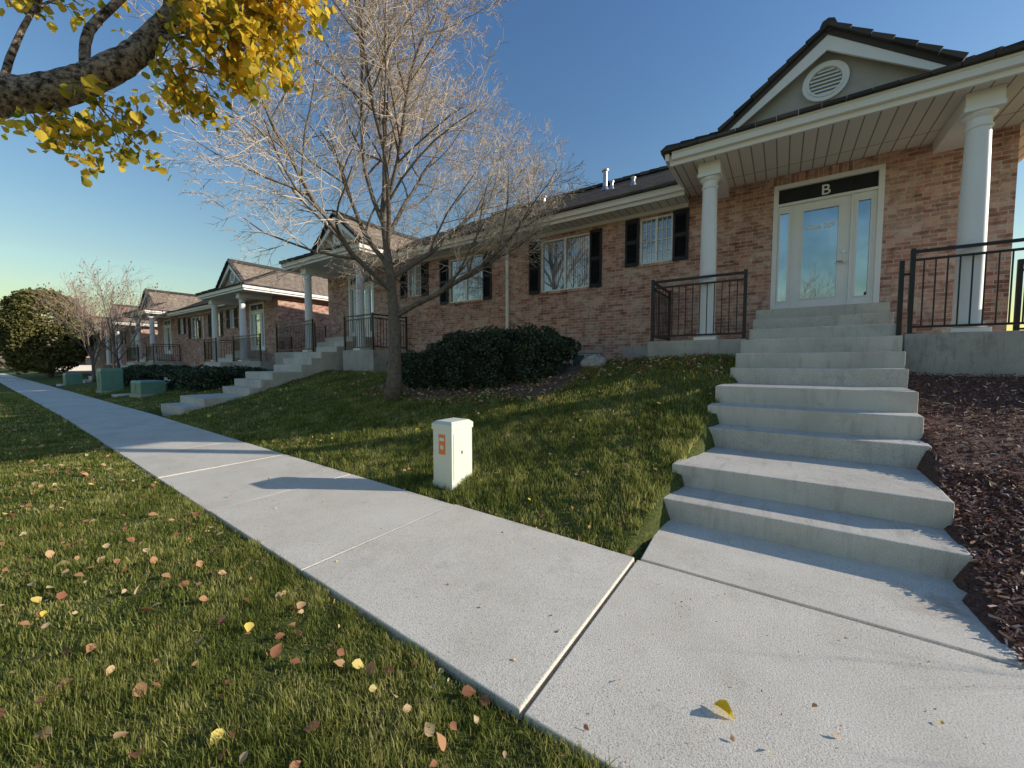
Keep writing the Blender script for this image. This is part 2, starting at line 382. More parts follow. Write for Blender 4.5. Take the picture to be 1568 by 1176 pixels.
mb.quad([(XB,WY,ZB),(XB,21.5,ZB),(XB,21.5,ZT),(XB,WY,ZT)]); mb.quad([(XA,21.5,ZB),(XA,WY,ZB),(XA,WY,ZT),(XA,21.5,ZT)])
mb.quad([(XB,21.5,ZB),(XA,21.5,ZB),(XA,21.5,ZT),(XB,21.5,ZT)])
mb.make('walls',[m_brick],bld)
mb=MB()
for a,b_,c,d in holes:
    if c<2: mb.box(a-.08,b_+.08,WY-.025,WY+.02,d,d+.1,1); continue
    if b_-a>1.7: mb.box(a-.1,b_+.1,WY-.012,WY+.02,d,5.62,0)
    if c>3: mb.box(a-.03,b_+.03,WY-.04,WY+.1,c-.07,c,0)
mb.make('soldier_courses',[m_sold,m_wallc],bld)
# windows
fr=MB(); gl=MB(); sh=MB()
def window(a,b_,c,d,kind):
    f=.05; y0,y1=WY+.03,WY+.1
    fr.box(a,b_,y0,y1,c,c+f); fr.box(a,b_,y0,y1,d-f,d); fr.box(a,a+f,y0,y1,c+f,d-f); fr.box(b_-f,b_,y0,y1,c+f,d-f)
    mx=(a+b_)/2; fr.box(mx-.03,mx+.03,y0+.01,y1,c+f,d-f)
    if kind==1:
        for s0_,s1_ in ((a+f,mx-.03),(mx+.03,b_-f)):
            for t in (1/3,2/3):
                xx=s0_+(s1_-s0_)*t; fr.box(xx-.009,xx+.009,y0+.035,y1-.002,c+f,d-f)
            for t in (.25,.5,.75):
                zz=c+f+(d-c-2*f)*t; fr.box(s0_,s1_,y0+.037,y1-.003,zz-.009,zz+.009)
    gl.quad([(a+f,WY+.09,c+f),(b_-f,WY+.09,c+f),(b_-f,WY+.09,d-f),(a+f,WY+.09,d-f)],0 if kind==1 else 1)
def shutter(a,b_,c,d):
    y0,y1=WY-.05,WY-.004; f=.055
    sh.box(a,a+f,y0,y1,c,d); sh.box(b_-f,b_,y0,y1,c,d)
    m_=(c+d)/2
    for z0,z1 in ((c,c+.09),(m_-.045,m_+.045),(d-.09,d)): sh.box(a+f,b_-f,y0,y1,z0,z1)
    sh.box(a+f,b_-f,WY-.014,WY-.004,c+.09,d-.09)
    z=c+.1
    while z<d-.12:
        if not(m_-.07<z<m_+.04): sh.hexa([(a+f,y0+.008,z),(b_-f,y0+.008,z),(b_-f,y0+.015,z),(a+f,y0+.015,z)],[(a+f,WY-.018,z+.035),(b_-f,WY-.018,z+.035),(b_-f,WY-.014,z+.035),(a+f,WY-.014,z+.035)])
        z+=.042
for a,b_,c,d in holes:
    if c>4: window(a,b_,c,d,1); shutter(a-.37,a-.01,c-.02,d+.02); shutter(b_+.01,b_+.37,c-.02,d+.02)
    elif c>3: window(a,b_,c,d,2); shutter(a-.4,a-.01,c-.02,d+.02); shutter(b_+.01,b_+.36,c-.02,d+.02)
    elif c<2: window(a,b_,c,d,2)
    else:
        y0,y1=WY+.0,WY+.1; Y2=WY+.12; DT=4.98
        f=.09
        fr.box(a,a+f,y0-.02,Y2,c,d-f); fr.box(b_-f,b_,y0-.02,Y2,c,d-f); fr.box(a,b_,y0-.02,Y2,d-f,d)
        fr.box(a+f,b_-f,y0-.015,Y2,DT,DT+.05)
        sh.box(a+f,b_-f,y0+.05,y0+.08,DT+.05,d-f)
        def panel(x0,x1,gx0,gx1,gz0,gz1,yo):
            fr.box(x0,gx0,yo,Y2,c+.03,DT); fr.box(gx1,x1,yo,Y2,c+.03,DT)
            fr.box(gx0,gx1,yo,Y2,c+.03,gz0); fr.box(gx0,gx1,yo,Y2,gz1,DT)
            for e in ((gx0-.03,gx0,gz0-.03,gz1+.03),(gx1,gx1+.03,gz0-.03,gz1+.03),(gx0,gx1,gz0-.03,gz0),(gx0,gx1,gz1,gz1+.03)):
                fr.box(e[0],e[1],yo-.014,yo+.01,e[2],e[3])
            gl.quad([(gx0,yo+.03,gz0),(gx1,yo+.03,gz0),(gx1,yo+.03,gz1),(gx0,yo+.03,gz1)],2)
        o=a+.25
        panel(o-.16,o+.1,o-.12,o+.03,2.95,4.83,WY+.045)
        panel(o+.14,o+1.06,o+.29,o+.87,2.98,4.81,WY+.06)
        panel(o+1.1,o+1.45,o+1.17,o+1.36,2.95,4.83,WY+.045)
        fr.box(o+.1,o+.14,WY+.02,Y2,c+.03,DT); fr.box(o+1.06,o+1.1,WY+.02,Y2,c+.03,DT)
        fr.box(a+f,b_-f,WY-.03,Y2,c,c+.03)
fr.make('window_and_door_frames',[m_white],bld,bevel=.004); gl.make('glass',[m_glass,m_glassv,m_dglass],bld); sh.make('shutters',[m_black],bld)
mb=MB()
for x in (.97,MIR-.3):
    mb.tube([(x,WY+.06,3.66),(x,WY-.01,3.66)],[.03,.03],10); mb.tube([(x,WY-.01,3.66),(x-.11,WY-.02,3.66)],[.013,.013],8)
    mb.tube([(x,WY+.06,3.86),(x,WY+.02,3.86)],[.03,.03],10)
mb.make('door_handle',[m_brass],bld)
def text(t,x,y,z,size,mat,name):
    cu=bpy.data.curves.new(name,'FONT'); cu.body=t; cu.size=size; cu.align_x='CENTER'; cu.extrude=.004; cu.offset=.003
    cu.materials.append(mat); o=bpy.data.objects.new(name,cu); COL.objects.link(o)
    o.location=(x,y,z); o.rotation_euler=(math.pi/2,0,0); o.parent=bld
text('B',.645,WY+.04,5.08,.29,m_white,'unit_letter'); text('Suite 209',.585,WY+.083,4.42,.13,m_white,'suite_lettering')
text('A',MIR-.645,WY+.04,5.08,.29,m_white,'unit_letter_end')

# eaves, soffits, gutters
SL=.53
mb=MB(); so=MB()
EA,EB=-18.29,3.75; PL=-17.9
pr=[(-1.96,EB),(PL,MIR+1.96)]
MZ=5.46
so.quad([(MIR+1.96,9.92,MZ+.03),(MIR+1.96,WY,MZ+.03),(-1.96,WY,MZ+.03),(-1.96,9.92,MZ+.03)])
def gutter_x(x0,x1,y,z=5.6,h=.23):
    mb.box(x0,x1,y-.02,y+.03,z,z+h); mb.box(x0,x1,y-.10,y-.02,z+.09,z+h-.0); mb.box(x0,x1,y-.115,y-.10,z+h-.03,z+h+.012)
gutter_x(MIR+1.96+.0,-1.965,9.9,MZ,.22)
for x0,x1 in pr:
    gutter_x(x0,x1,8.65)
    so.quad([(x0+.02,8.68,5.63),(x0+.02,WY,5.63),(x1-.02,WY,5.63),(x1-.02,8.68,5.63)])
    for xx,sg in ((x0,-1),(x1,1)):
        ye=10.4 if ((xx==-1.96) or (xx==MIR+1.96)) else (22 if xx==EB else 10.6)
        mb.box(min(xx,xx+sg*.05),max(xx,xx+sg*.05),8.63,ye,5.6,5.83)
        mb.box(min(xx+sg*.05,xx+sg*.13),max(xx+sg*.05,xx+sg*.13),8.56,ye,5.69,5.833)
so.quad([(XB-.02,WY,5.632),(XB-.02,22,5.632),(EB-.02,22,5.632),(EB-.02,WY,5.632)])
so.quad([(EA+.02,WY,5.632),(EA+.02,22,5.632),(XA+.02,22,5.632),(XA+.02,WY,5.632)])
mb.box(MIR+1.9,-1.99,WY-.03,WY-.004,MZ-.07,MZ+.028)
cols=[-1.32,2.36,MIR+1.32,MIR-2.36]
for cxx in cols:
    mb.box(cxx-.2,cxx+.2,8.9,WY-.005,5.42,5.628)
for x in (-7.36,):
    mb.box(x-.045,x+.045,WY-.09,WY-.01,1.4,5.2); mb.hexa([(x-.045,WY-.09,5.2),(x+.045,WY-.09,5.2),(x+.045,WY-.01,5.2),(x-.045,WY-.01,5.2)],[(x-.045,9.85,5.47),(x+.045,9.85,5.47),(x+.045,9.93,5.47),(x-.045,9.93,5.47)])
    for z in (2.2,3.6,5.0): mb.box(x-.07,x+.07,WY-.095,WY-.004,z,z+.03)
mb.make('gutters_and_fascia',[m_gutter],bld,bevel=.006); so.make('soffit',[m_soff],bld)
# columns
mb=MB()
for cxx in cols:
    cy_=9.1; z0=2.062
    mb.box(cxx-.21,cxx+.21,cy_-.21,cy_+.21,z0,z0+.07)
    mb.lathe(cxx,cy_,[(.20,z0+.07),(.215,z0+.10),(.20,z0+.135),(.165,z0+.15),(.165,z0+.17),(.155,z0+.2),(.155,z0+1.2),(.148,z0+2.2),(.135,5.1),(.135,5.13),(.155,5.14),(.155,5.17),(.136,5.18),(.136,5.27),(.16,5.29),(.185,5.33),(.19,5.35)],32)
    mb.box(cxx-.21,cxx+.21,cy_-.21,cy_+.21,5.35,5.419)
o=mb.make('columns',[m_white],bld,bevel=.006,smooth=True)
me=o.data
try: me.set_sharp_from_angle(angle=math.radians(35))
except Exception: pass
# roofs
mb=MB(); Z0=MZ+.245; YR=16.; ZR=Z0+SL*(YR-9.9); hr=(YR-9.9)
A=(EA-.05,9.80,Z0-.03);B=(EB+.05,9.80,Z0-.03);C=(EB+.05,22.1,Z0-.03);D=(EA-.05,22.1,Z0-.03);R1=(EA+hr,YR,ZR);R2=(EB-hr,YR,ZR)
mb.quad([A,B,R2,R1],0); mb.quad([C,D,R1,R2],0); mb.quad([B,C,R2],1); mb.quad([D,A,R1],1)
def hip(x0,x1):
    xm=(x0+x1)/2; h=(x1-x0)/2; y0=8.53; z0=5.84; za=z0+.5*h; ya=y0+h; yb=14.
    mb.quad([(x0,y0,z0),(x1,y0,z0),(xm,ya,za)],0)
    mb.quad([(x0,yb,z0),(x0,y0,z0),(xm,ya,za),(xm,yb,za)],1); mb.quad([(x1,y0,z0),(x1,yb,z0),(xm,yb,za),(xm,ya,za)],1)
    return xm
ed=MB()
def tilerow(p0,p1,w=.3,hh=.05,dd=.14,step=0):
    p0=Vector(p0);p1=Vector(p1);d=p1-p0;L=d.length;k=max(1,int(L/w));d.normalize()
    n=Vector((-d.y,d.x,0));
    if n.length<.1:n=Vector((0,1,0))
    n.normalize(); up=d.cross(n); 
    if up.z<0: up=-up
    for i in range(k):
        a=p0+d*(L*i/k+.006); b_=p0+d*(L*(i+1)/k-.006); j=random.uniform(-.004,.006); s=step
        ed.hexa([a-n*dd,b_-n*dd,b_+n*dd,a+n*dd],[a-n*dd+up*(hh+j+s),b_-n*dd+up*(hh+j),b_+n*dd+up*(hh+j),a+n*dd+up*(hh+j+s)])
gb=MB(); wt=MB()
for (x0,x1),gx in zip(pr,(.5,MIR-.5)):
    x0-=.14;x1+=.14; xm=hip(x0,x1)
    tilerow((x0,8.6,5.845),(x1,8.6,5.845)); tilerow((x0+.08,8.6,5.845),(x0+.08,9.9,5.845)); tilerow((x1-.08,8.6,5.845),(x1-.08,12,5.845))
    h=(x1-x0)/2
    tilerow((x0,8.53,5.86),(xm,8.53+h,5.86+.5*h),.33,.07,.11,.02); tilerow((x1,8.53,5.86),(xm,8.53+h,5.86+.5*h),.33,.07,.11,.02)
    Yg=9.45; fw=1.68; zf=6.18; za=7.46; yo=Yg-.22; yb=13.8
    t=.10
    for sg in (-1,1):
        fx=gx+sg*fw
        P=[(fx,yo,zf),(gx,yo,za),(gx,yb,za),(fx,yb,zf)]
        gb.quad([(x,y,z+t) for x,y,z in P],1); 
        ed.hexa([(fx,yo,zf),(gx,yo,za),(gx,yo+.12,za),(fx,yo+.12,zf)],[(fx,yo,zf+t-.004),(gx,yo,za+t-.004),(gx,yo+.12,za+t-.004),(fx,yo+.12,zf+t-.004)])
        tilerow((fx,yo+.02,zf+t),(gx,yo+.02,za+t),.34,.05,.10,.03)
        w_=.26
        wt.hexa([(fx,yo+.02,zf-w_*.4),(gx,yo+.02,za-w_),(gx,yo+.06,za-w_),(fx,yo+.06,zf-w_*.4)],[(fx,yo+.02,zf-.003),(gx,yo+.02,za-.003),(gx,yo+.06,za-.003),(fx,yo+.06,zf-.003)])
        wt.quad([(fx,yo+.06,zf-.04),(gx,yo+.06,za-.04),(gx,Yg+.02,za-.04),(fx,Yg+.02,zf-.04)])
    ed.tube([(gx,yo-.02,za+t+.04),(gx,yb,za+t+.04)],[.12,.12],8)
    gb.quad([(gx-fw+.02,Yg,zf-.15),(gx+fw-.02,Yg,zf-.15),(gx+fw-.02,Yg,zf),(gx,Yg,za-.02),(gx-fw+.02,Yg,zf)],0)
    vz=6.74; R=.34
    def ring(r0,r1,y0,y1,mbx,k=40):
        for i in range(k):
            a0,a1=2*math.pi*i/k,2*math.pi*(i+1)/k
            c=lambda r,a,y:(gx+r*math.cos(a),y,vz+r*math.sin(a))
            mbx.quad([c(r0,a0,y0),c(r1,a0,y0),c(r1,a1,y0),c(r0,a1,y0)]); mbx.quad([c(r1,a0,y0),c(r1,a0,y1),c(r1,a1,y1),c(r1,a1,y0)])
            mbx.quad([c(r0,a0,y0),c(r0,a1,y0),c(r0,a1,y1),c(r0,a0,y1)])
    ring(.24,R,Yg-.06,Yg,wt); ring(.24,.27,Yg-.075,Yg-.055,wt)
    ring(0,.239,Yg-.012,Yg,gb)
    for i in range(-3,4):
        z=vz+i*.066; hw=math.sqrt(.235**2-(i*.066)**2)
        wt.hexa([(gx-hw,Yg-.05,z-.025),(gx+hw,Yg-.05,z-.025),(gx+hw,Yg-.042,z-.025),(gx-hw,Yg-.042,z-.025)],[(gx-hw,Yg-.018,z+.02),(gx+hw,Yg-.018,z+.02),(gx+hw,Yg-.01,z+.02),(gx-hw,Yg-.01,z+.02)])
tilerow((MIR+1.96,9.84,Z0-.01),(-1.96,9.84,Z0-.01)); tilerow((EA+hr,YR,ZR),(EB-hr,YR,ZR),.35,.1,.12,.02)
mb.make('roof',[m_roof_shaded,m_roofs],bld); gb.make('gable',[m_stucco,m_roofs],bld); wt.make('gable_trim',[m_white],bld); ed.make('roof_edge_tiles',[m_tile],bld)
mb=MB()
for x,y,hh,r in ((-5.5,14,.66,.08),(-5.1,13.6,.22,.05),(-4.15,13.0,.20,.05),(-8.4,14.5,.28,.12)):
    z=Z0+SL*(y-9.9); mb.tube([(x,y,z-.1),(x,y,z+hh)],[r,r],12); mb.tube([(x,y,z+hh),(x,y,z+hh+.05),(x,y,z+hh+.09)],[r*1.5,r*1.6,r*.6],12); mb.tube([(x,y,z-.05),(x,y,z+.12)],[r*2,r*1.1],12)
mb.make('roof_vents',[m_grey],bld)
mb=MB(); mb.box(-7.95,-7.78,WY-.12,WY-.004,5.05,5.2); mb.tube([(-7.86,WY-.06,5.05),(-7.86,WY-.12,4.95)],[.05,.07],12); mb.make('wall_light',[m_gutter],bld)
kids=list(bld.children)
for o_,dz in ((-25.8,-.4),(-51.6,-.7)):
    e=empty('brick_building'); e.location=(o_,0,dz)
    for k in kids:
        c=k.copy(); COL.objects.link(c); c.parent=e

# ------------------------------------------------------------ utility boxes
mb=MB(); x0,x1,y0,y1=-3.62,-3.3,3.5,3.88; gz=.0
mb.box(x0,x1,y0,y1,gz-.1,gz+.80); mb.box(x0-.012,x1+.012,y0-.012,y1+.012,gz+.76,gz+.83)
mb.hexa([(x0-.012,y0-.012,gz+.83),(x1+.012,y0-.012,gz+.83),(x1+.012,y1+.012,gz+.83),(x0-.012,y1+.012,gz+.83)],[(x0+.03,y0+.03,gz+.865),(x1-.03,y0+.03,gz+.865),(x1-.03,y1-.03,gz+.865),(x0+.03,y1-.03,gz+.865)])
mb.box(x0-.008,x1+.008,y0-.008,y1+.008,gz-.1,gz+.10); mb.box(x0+.10,x0+.21,y0-.004,y0,gz+.45,gz+.70,1)
mb.box(x0+.115,x0+.195,y0-.006,y0-.004,gz+.62,gz+.66,0); mb.tube([(x0+.155,y0-.006,gz+.54),(x0+.155,y0-.004,gz+.54)],[.03,.03],16,0)
mb.box(x1,x1+.006,y0+.03,y1-.03,gz+.14,gz+.72); mb.box(x1+.006,x1+.016,y0+.17,y0+.19,gz+.45,gz+.49,2)
mb.make('utility_pedestal',[m_ped,m_orange,m_grey],bevel=.008)
def ubox(name,x,y,w,d,h):
    z=float(g(x,y))-.02; mb=MB()
    mb.box(x-w/2-.05,x+w/2+.05,y-d/2-.05,y+d/2+.05,z-.1,z+.07,1); mb.box(x-w/2,x+w/2,y-d/2,y+d/2,z+.07,z+h*.86)
    mb.hexa([(x-w/2-.02,y-d/2-.02,z+h*.86),(x+w/2+.02,y-d/2-.02,z+h*.86),(x+w/2+.02,y+d/2+.02,z+h*.86),(x-w/2-.02,y+d/2+.02,z+h*.86)],[(x-w/2+.02,y-d/2+.04,z+h),(x+w/2-.02,y-d/2+.04,z+h),(x+w/2-.02,y+d/2-.02,z+h),(x-w/2+.02,y+d/2-.02,z+h)])
    mb.box(x-.01,x+.01,y-d/2-.012,y-d/2,z+.1,z+h*.82); mb.box(x+.04,x+.07,y-d/2-.03,y-d/2,z+h*.45,z+h*.55)
    mb.make(name,[m_green,m_wallc],bevel=.015)
ubox('utility_cabinet',-28.5,4.9,1.0,.8,1.2); ubox('transformer_box',-22.4,5.0,1.5,.8,.62); ubox('utility_cabinet',-41,5.2,1.0,.8,1.2)
# landscape rock beside the hedge
mb=MB(); random.seed(3); K=16; n0=0
for i in range(9):
    a=-math.pi/2+math.pi*i/8
    for j in range(K):
        t=2*math.pi*j/K; r=1+random.uniform(-.12,.12)
        mb.v.append((-3.45+.30*r*math.cos(a)*math.cos(t),8.25+.22*r*math.cos(a)*math.sin(t),float(g(-3.45,8.25))+.05+.17*r*math.sin(a)))
for i in range(8):
    for j in range(K): mb.f.append((i*K+j,i*K+(j+1)%K,(i+1)*K+(j+1)%K,(i+1)*K+j)); mb.m.append(0)
mb.make('landscape_rock',[m_rock])

# ------------------------------------------------------------ trees
def grow(mb,p,d,L,r,lev,spec,mi=0):
    n=spec['seg'][lev]; pts=[p.copy()]; rad=[r]; rend=r*(.32 if lev<len(spec['seg'])-1 else .5)
    dd=d.copy()
    for i in range(n):
        dd=(dd+Vector((random.gauss(0,1),random.gauss(0,1),random.gauss(0,1)))*spec['jit']+Vector((0,0,spec['up'][lev]))).normalized()
        p=p+dd*(L/n); pts.append(p.copy()); rad.append(max(r+(rend-r)*(i+1)/n,spec['minr']*.6))
    mb.tube(pts,rad,spec['sides'][lev],1 if lev>=spec['tw'] else 0,cap=False)
    if lev+1>=len(spec['seg']): 
        spec['tips'].append(pts[-1]); return
    k=spec['n'][lev]
    for c in range(k):
        t=.22+.78*(c+random.random()*.8)/k; t=min(t,.995)
        i=min(int(t*n),n-1); q=pts[i].lerp(pts[i+1],t*n-i); loc=(pts[i+1]-pts[i]).normalized()
        rr=rad[i]+(rad[i+1]-rad[i])*(t*n-i)
        perp=loc.orthogonal().normalized(); az=c*2.4+random.uniform(-.5,.5)
        ax=(perp*math.cos(az)+loc.cross(perp)*math.sin(az))
        ang=math.radians(random.uniform(*spec['ang'])); cd=(loc*math.cos(ang)+ax*math.sin(ang)).normalized()
        grow(mb,q,cd,L*random.uniform(*spec['len'])*(1.15-.5*t),max(rr*.62,spec['minr']),lev+1,spec,mi)
def bare_tree(name,x,y,scale,spec,limbs,mats,trunk_h,r0,limbL,seed,spread=(25,58)):
    random.seed(seed); z=float(g(x,y))-.05; mb=MB(); spec['tips']=[]
    base=Vector((x,y,z)); pts=[];rad=[]
    H=trunk_h*1.9
    for i in range(9):
        t=i/8; pts.append(base+Vector((.12*math.sin(t*4)*scale,.08*math.sin(t*3+1)*scale,H*t))); rad.append(r0*(1.3-.3*min(1,t*6))*(1-.62*t))
    mb.tube(pts,rad,12,0,jit=.04)
    for k in range(limbs):
        t=.45+.53*k/(limbs-1); i=min(int(t*8),7); q=pts[i].lerp(pts[i+1],t*8-i); az=k*2.4+random.uniform(-.3,.3)
        ang=math.radians(spread[1]+(spread[0]-spread[1])*(k/(limbs-1))+random.uniform(-5,5))
        d=Vector((math.cos(az)*math.sin(ang),math.sin(az)*math.sin(ang),math.cos(ang)))
        grow(mb,q,d,limbL*random.uniform(.85,1.1),r0*(.5-.2*t),0,spec)
    d=Vector((.05,0,1)); grow(mb,pts[-1],d,limbL*.75,rad[-1],0,spec)
    return mb.make(name,mats,smooth=True)
sp=dict(seg=[7,5,4,3,2],n=[10,7,6,4],sides=[7,5,3,3,3],up=[.06,.05,.03,.02,.02],jit=.10,ang=(28,54),len=(.46,.62),minr=.0055,tw=2,tips=[])
bare_tree('bare_tree',-8.0,6.3,1,sp,9,[m_bark,m_twig],2.45,.18,4.7,11,(28,64))
sp2=dict(seg=[5,4,3,2],n=[6,4,4],sides=[5,3,3,3],up=[.1,.08,.05,.03],jit=.09,ang=(22,42),len=(.5,.7),minr=.007,tw=1,tips=[])
t1=bare_tree('small_bare_tree',-33,6.0,1,sp2,6,[m_bark,m_rtwig],1.3,.10,3.6,5,(15,45)); tips=[Vector(t) for t in sp2['tips']]
P=np.array([tuple(t) for t in random.sample(tips,min(110,len(tips)))]); V,F=scatter(LEAFV,LEAFF,P,rots(len(P),0,True),np.full(len(P),.10)); npmesh('red_leaves',V,F,m_berry,t1)
t2=bare_tree('small_bare_tree',-40,6.0,1,sp2,6,[m_bark,m_rtwig],1.3,.10,3.7,8,(15,45)); 
P=np.array([tuple(t) for t in random.sample(sp2['tips'],110)]); V,F=scatter(LEAFV,LEAFF,P,rots(len(P),0,True),np.full(len(P),.11)); npmesh('red_leaves',V,F,m_berry,t2)
t3=bare_tree('small_bare_tree',-48,7.2,1,sp2,6,[m_bark,m_rtwig],1.6,.12,4.2,9,(15,45))
for x,y in ((-22,-15),(-13,-14.5),(-5.5,-15),(1.5,-14),(9,-15)):
    c=t3.copy(); c.name='street_tree'; c.location=(x+48,y-7.2,-.4); COL.objects.link(c)

def cloud(c,rad,n,box=0,shell=.35,bump_=.12,seedf=1.0):
    d=rng.normal(size=(n,3)); d/=np.linalg.norm(d,axis=1)[:,None]
    if box: 
        pw=box; d=np.sign(d)*np.abs(d)**(1/pw); d/= (np.sum(np.abs(d)**(2*pw),axis=1)**(1/(2*pw)))[:,None]
    r=1-shell*rng.random(n)**2
    lump=1+bump_*(np.sin(d[:,0]*7*seedf+c[0])*np.sin(d[:,1]*6+c[1]*2)+.6*np.sin(d[:,2]*11+d[:,0]*9+c[0]))
    return np.array(c)+d*(r*lump)[:,None]*np.array(rad)
def hedge(name,blobs,mat,size,per):
    e=empty(name); Ps=[]; mb=MB()
    for c,r in blobs:
        n=int(per*(r[0]*r[1]+r[1]*r[2]+r[0]*r[2])); p=cloud(c,r,n,box=1.6); Ps.append(p)
        K=14; pts=[]
        for i in range(8):
            a=-math.pi/2+math.pi*i/7; pts.append((math.cos(a),math.sin(a)))
        n0=len(mb.v)
        for ca,sa in pts:
            for j in range(K):
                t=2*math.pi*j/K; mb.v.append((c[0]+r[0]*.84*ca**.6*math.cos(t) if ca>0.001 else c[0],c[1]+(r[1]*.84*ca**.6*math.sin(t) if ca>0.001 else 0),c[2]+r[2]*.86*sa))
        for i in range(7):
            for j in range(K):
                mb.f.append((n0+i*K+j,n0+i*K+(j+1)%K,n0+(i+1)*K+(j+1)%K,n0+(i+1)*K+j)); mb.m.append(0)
    P=np.concatenate(Ps); V,F=scatter(CARDV,CARDF,P,rots(len(P),0,True),rng.uniform(size*.6,size*1.3,len(P)))
    npmesh('leaves',V,F,mat,e); mb.make('inner_mass',[m_core],e)
    return e
hedge('evergreen_hedge',[((-6.4,8.1,1.55),(1.2,.9,.86)),((-5.2,8.3,1.6),(1.05,.9,.84)),((-7.3,8.0,1.4),(.9,.8,.75))],m_hleaf,.07,8000)
hedge('evergreen_shrub',[((-8.75,8.0,1.3),(.75,.7,.62)),((-8.0,7.6,1.2),(.55,.5,.5))],m_hleaf,.07,7000)
hedge('juniper_shrub',[((-19.5,6.8,.9),(1.6,1.3,.5)),((-22.2,7,.8),(1.7,1.3,.5))],m_hleaf,.12,2200)
hedge('juniper_shrub',[((-29,7,.8),(2.5,1.4,.6)),((-33,7,.7),(2,1.4,.55))],m_hleaf,.14,1600)
# evergreen tree far left
e=empty('evergreen_tree'); Ps=[]
for i in range(60):
    a=random.uniform(0,6.28); h=random.uniform(0,1); rr=3.1*math.sqrt(max(.03,1-(abs(h-.42)/.60)**2))*random.uniform(.75,.95)
    Ps.append(cloud((-61+rr*math.cos(a),6.2+rr*math.sin(a),1.3+7.0*h),(.85,.85,.8),320,shell=.7,bump_=.2))
Ps.append(cloud((-61,6.2,4.6),(3.2,3.2,4.1),7000,shell=.25,bump_=.05)); P=np.concatenate(Ps); P=P[P[:,2]>.2]
V,F=scatter(CARDV,CARDF,P,rots(len(P),0,True),rng.uniform(.2,.42,len(P))); npmesh('foliage',V,F,m_conif,e)
mb=MB(); mb.tube([(-61,6.2,-.1),(-61,6.2,1.5),(-61,6.2,6)],[.3,.25,.08],10); mb.make('trunk',[m_bark],e)
# distant trees
Ps=[]
for i in range(90):
    a=math.radians(random.uniform(140,186)); R=random.uniform(130,210); h=random.uniform(3,7)
    if random.random()<.5: h*=.7
    Ps.append(cloud((R*math.cos(a),R*math.sin(a)+8,h*.9),(h*.9,h*.9,h*.9),260,shell=.8,bump_=.25))
P=np.concatenate(Ps); V,F=scatter(CARDV,CARDF,P,rots(len(P),0,True),rng.uniform(.7,1.5,len(P))); npmesh('distant_trees',V,F,m_dist)
mb=MB(); mb.box(-112,-92,10,20,-.5,3.6); mb.box(-112.2,-91.8,9.8,20.2,3.6,4.0,1); mb.box(-92,-91.9,11,19,1.2,2.4,2); mb.box(-91.9,-91.8,10.5,19.5,2.6,3.4,1)
mb.make('distant_shop',[m_pale,m_red,m_black])

# foreground yellow-leaf tree
random.seed(21)
e=empty('yellow_leaf_tree'); mb=MB(); z=-.05
def limb(pts,rad,k=10,j=.07,sub=4):
    P=[Vector(p) for p in pts]; out=[];rr=[]
    for i in range(len(P)-1):
        p0=P[max(i-1,0)];p1=P[i];p2=P[i+1];p3=P[min(i+2,len(P)-1)]
        for s in range(sub):
            t=s/sub; out.append(.5*((2*p1)+(p2-p0)*t+(2*p0-5*p1+4*p2-p3)*t*t+(3*p1-p0-3*p2+p3)*t**3)); rr.append(rad[i]+(rad[i+1]-rad[i])*t)
    out.append(P[-1]); rr.append(rad[-1]); mb.tube(out,rr,k,0,jit=j); return out
limb([(-5.7,-1.3,z),(-5.68,-1.25,1.0),(-5.6,-1.15,2.1),(-5.5,-1.1,2.9)],[.27,.21,.19,.17],14)
main=limb([(-5.58,-1.12,2.3),(-5.3,-.6,3.0),(-4.98,-.05,3.34),(-4.66,.33,3.50),(-4.40,.52,3.54),(-4.17,.68,3.62),(-3.92,.86,3.77),(-3.77,.97,3.94),(-3.55,1.12,4.25),(-3.42,1.24,4.6)],[.17,.15,.14,.12,.105,.095,.08,.065,.045,.03],18,.07,7)
limb([(-5.5,-1.1,2.9),(-5.6,-.9,3.8),(-5.4,-.5,4.8),(-5.2,-.2,5.8)],[.14,.11,.07,.03])
limb([(-5.5,-1.1,2.8),(-6.1,-1.4,3.8),(-6.6,-1.6,5.0)],[.12,.08,.03])
limb([(-4.17,.68,3.66),(-4.1,.7,3.94),(-3.9,.9,4.3),(-3.85,1.0,4.8)],[.035,.028,.02,.012],8)
limb([(-4.66,.33,3.54),(-4.6,.4,3.85),(-4.5,.5,4.15),(-4.3,.65,4.5)],[.026,.02,.014,.008],7)
spt=dict(seg=[5,4,3],n=[7,4],sides=[5,4,3],up=[.0,-.02,-.06],jit=.14,ang=(25,60),len=(.36,.55),minr=.0022,tw=9,tips=[])
LP=[]
def twig(p,d,L,r,dn=1.0):
    spt['tips']=[]; n0=len(mb.v); grow(mb,Vector(p),Vector(d).normalized(),L,r,0,spt)
    vv=np.array(mb.v[n0:]); 
    for t in spt['tips']:
        for _ in range(int(5*dn)): LP.append((t.x+random.gauss(0,.03),t.y+random.gauss(0,.03),t.z+random.gauss(-.03,.035)))
    for _ in range(int(46*dn)): 
        q=vv[random.randrange(len(vv))]; LP.append((q[0]+random.gauss(0,.03),q[1]+random.gauss(0,.03),q[2]+random.gauss(-.03,.025)))
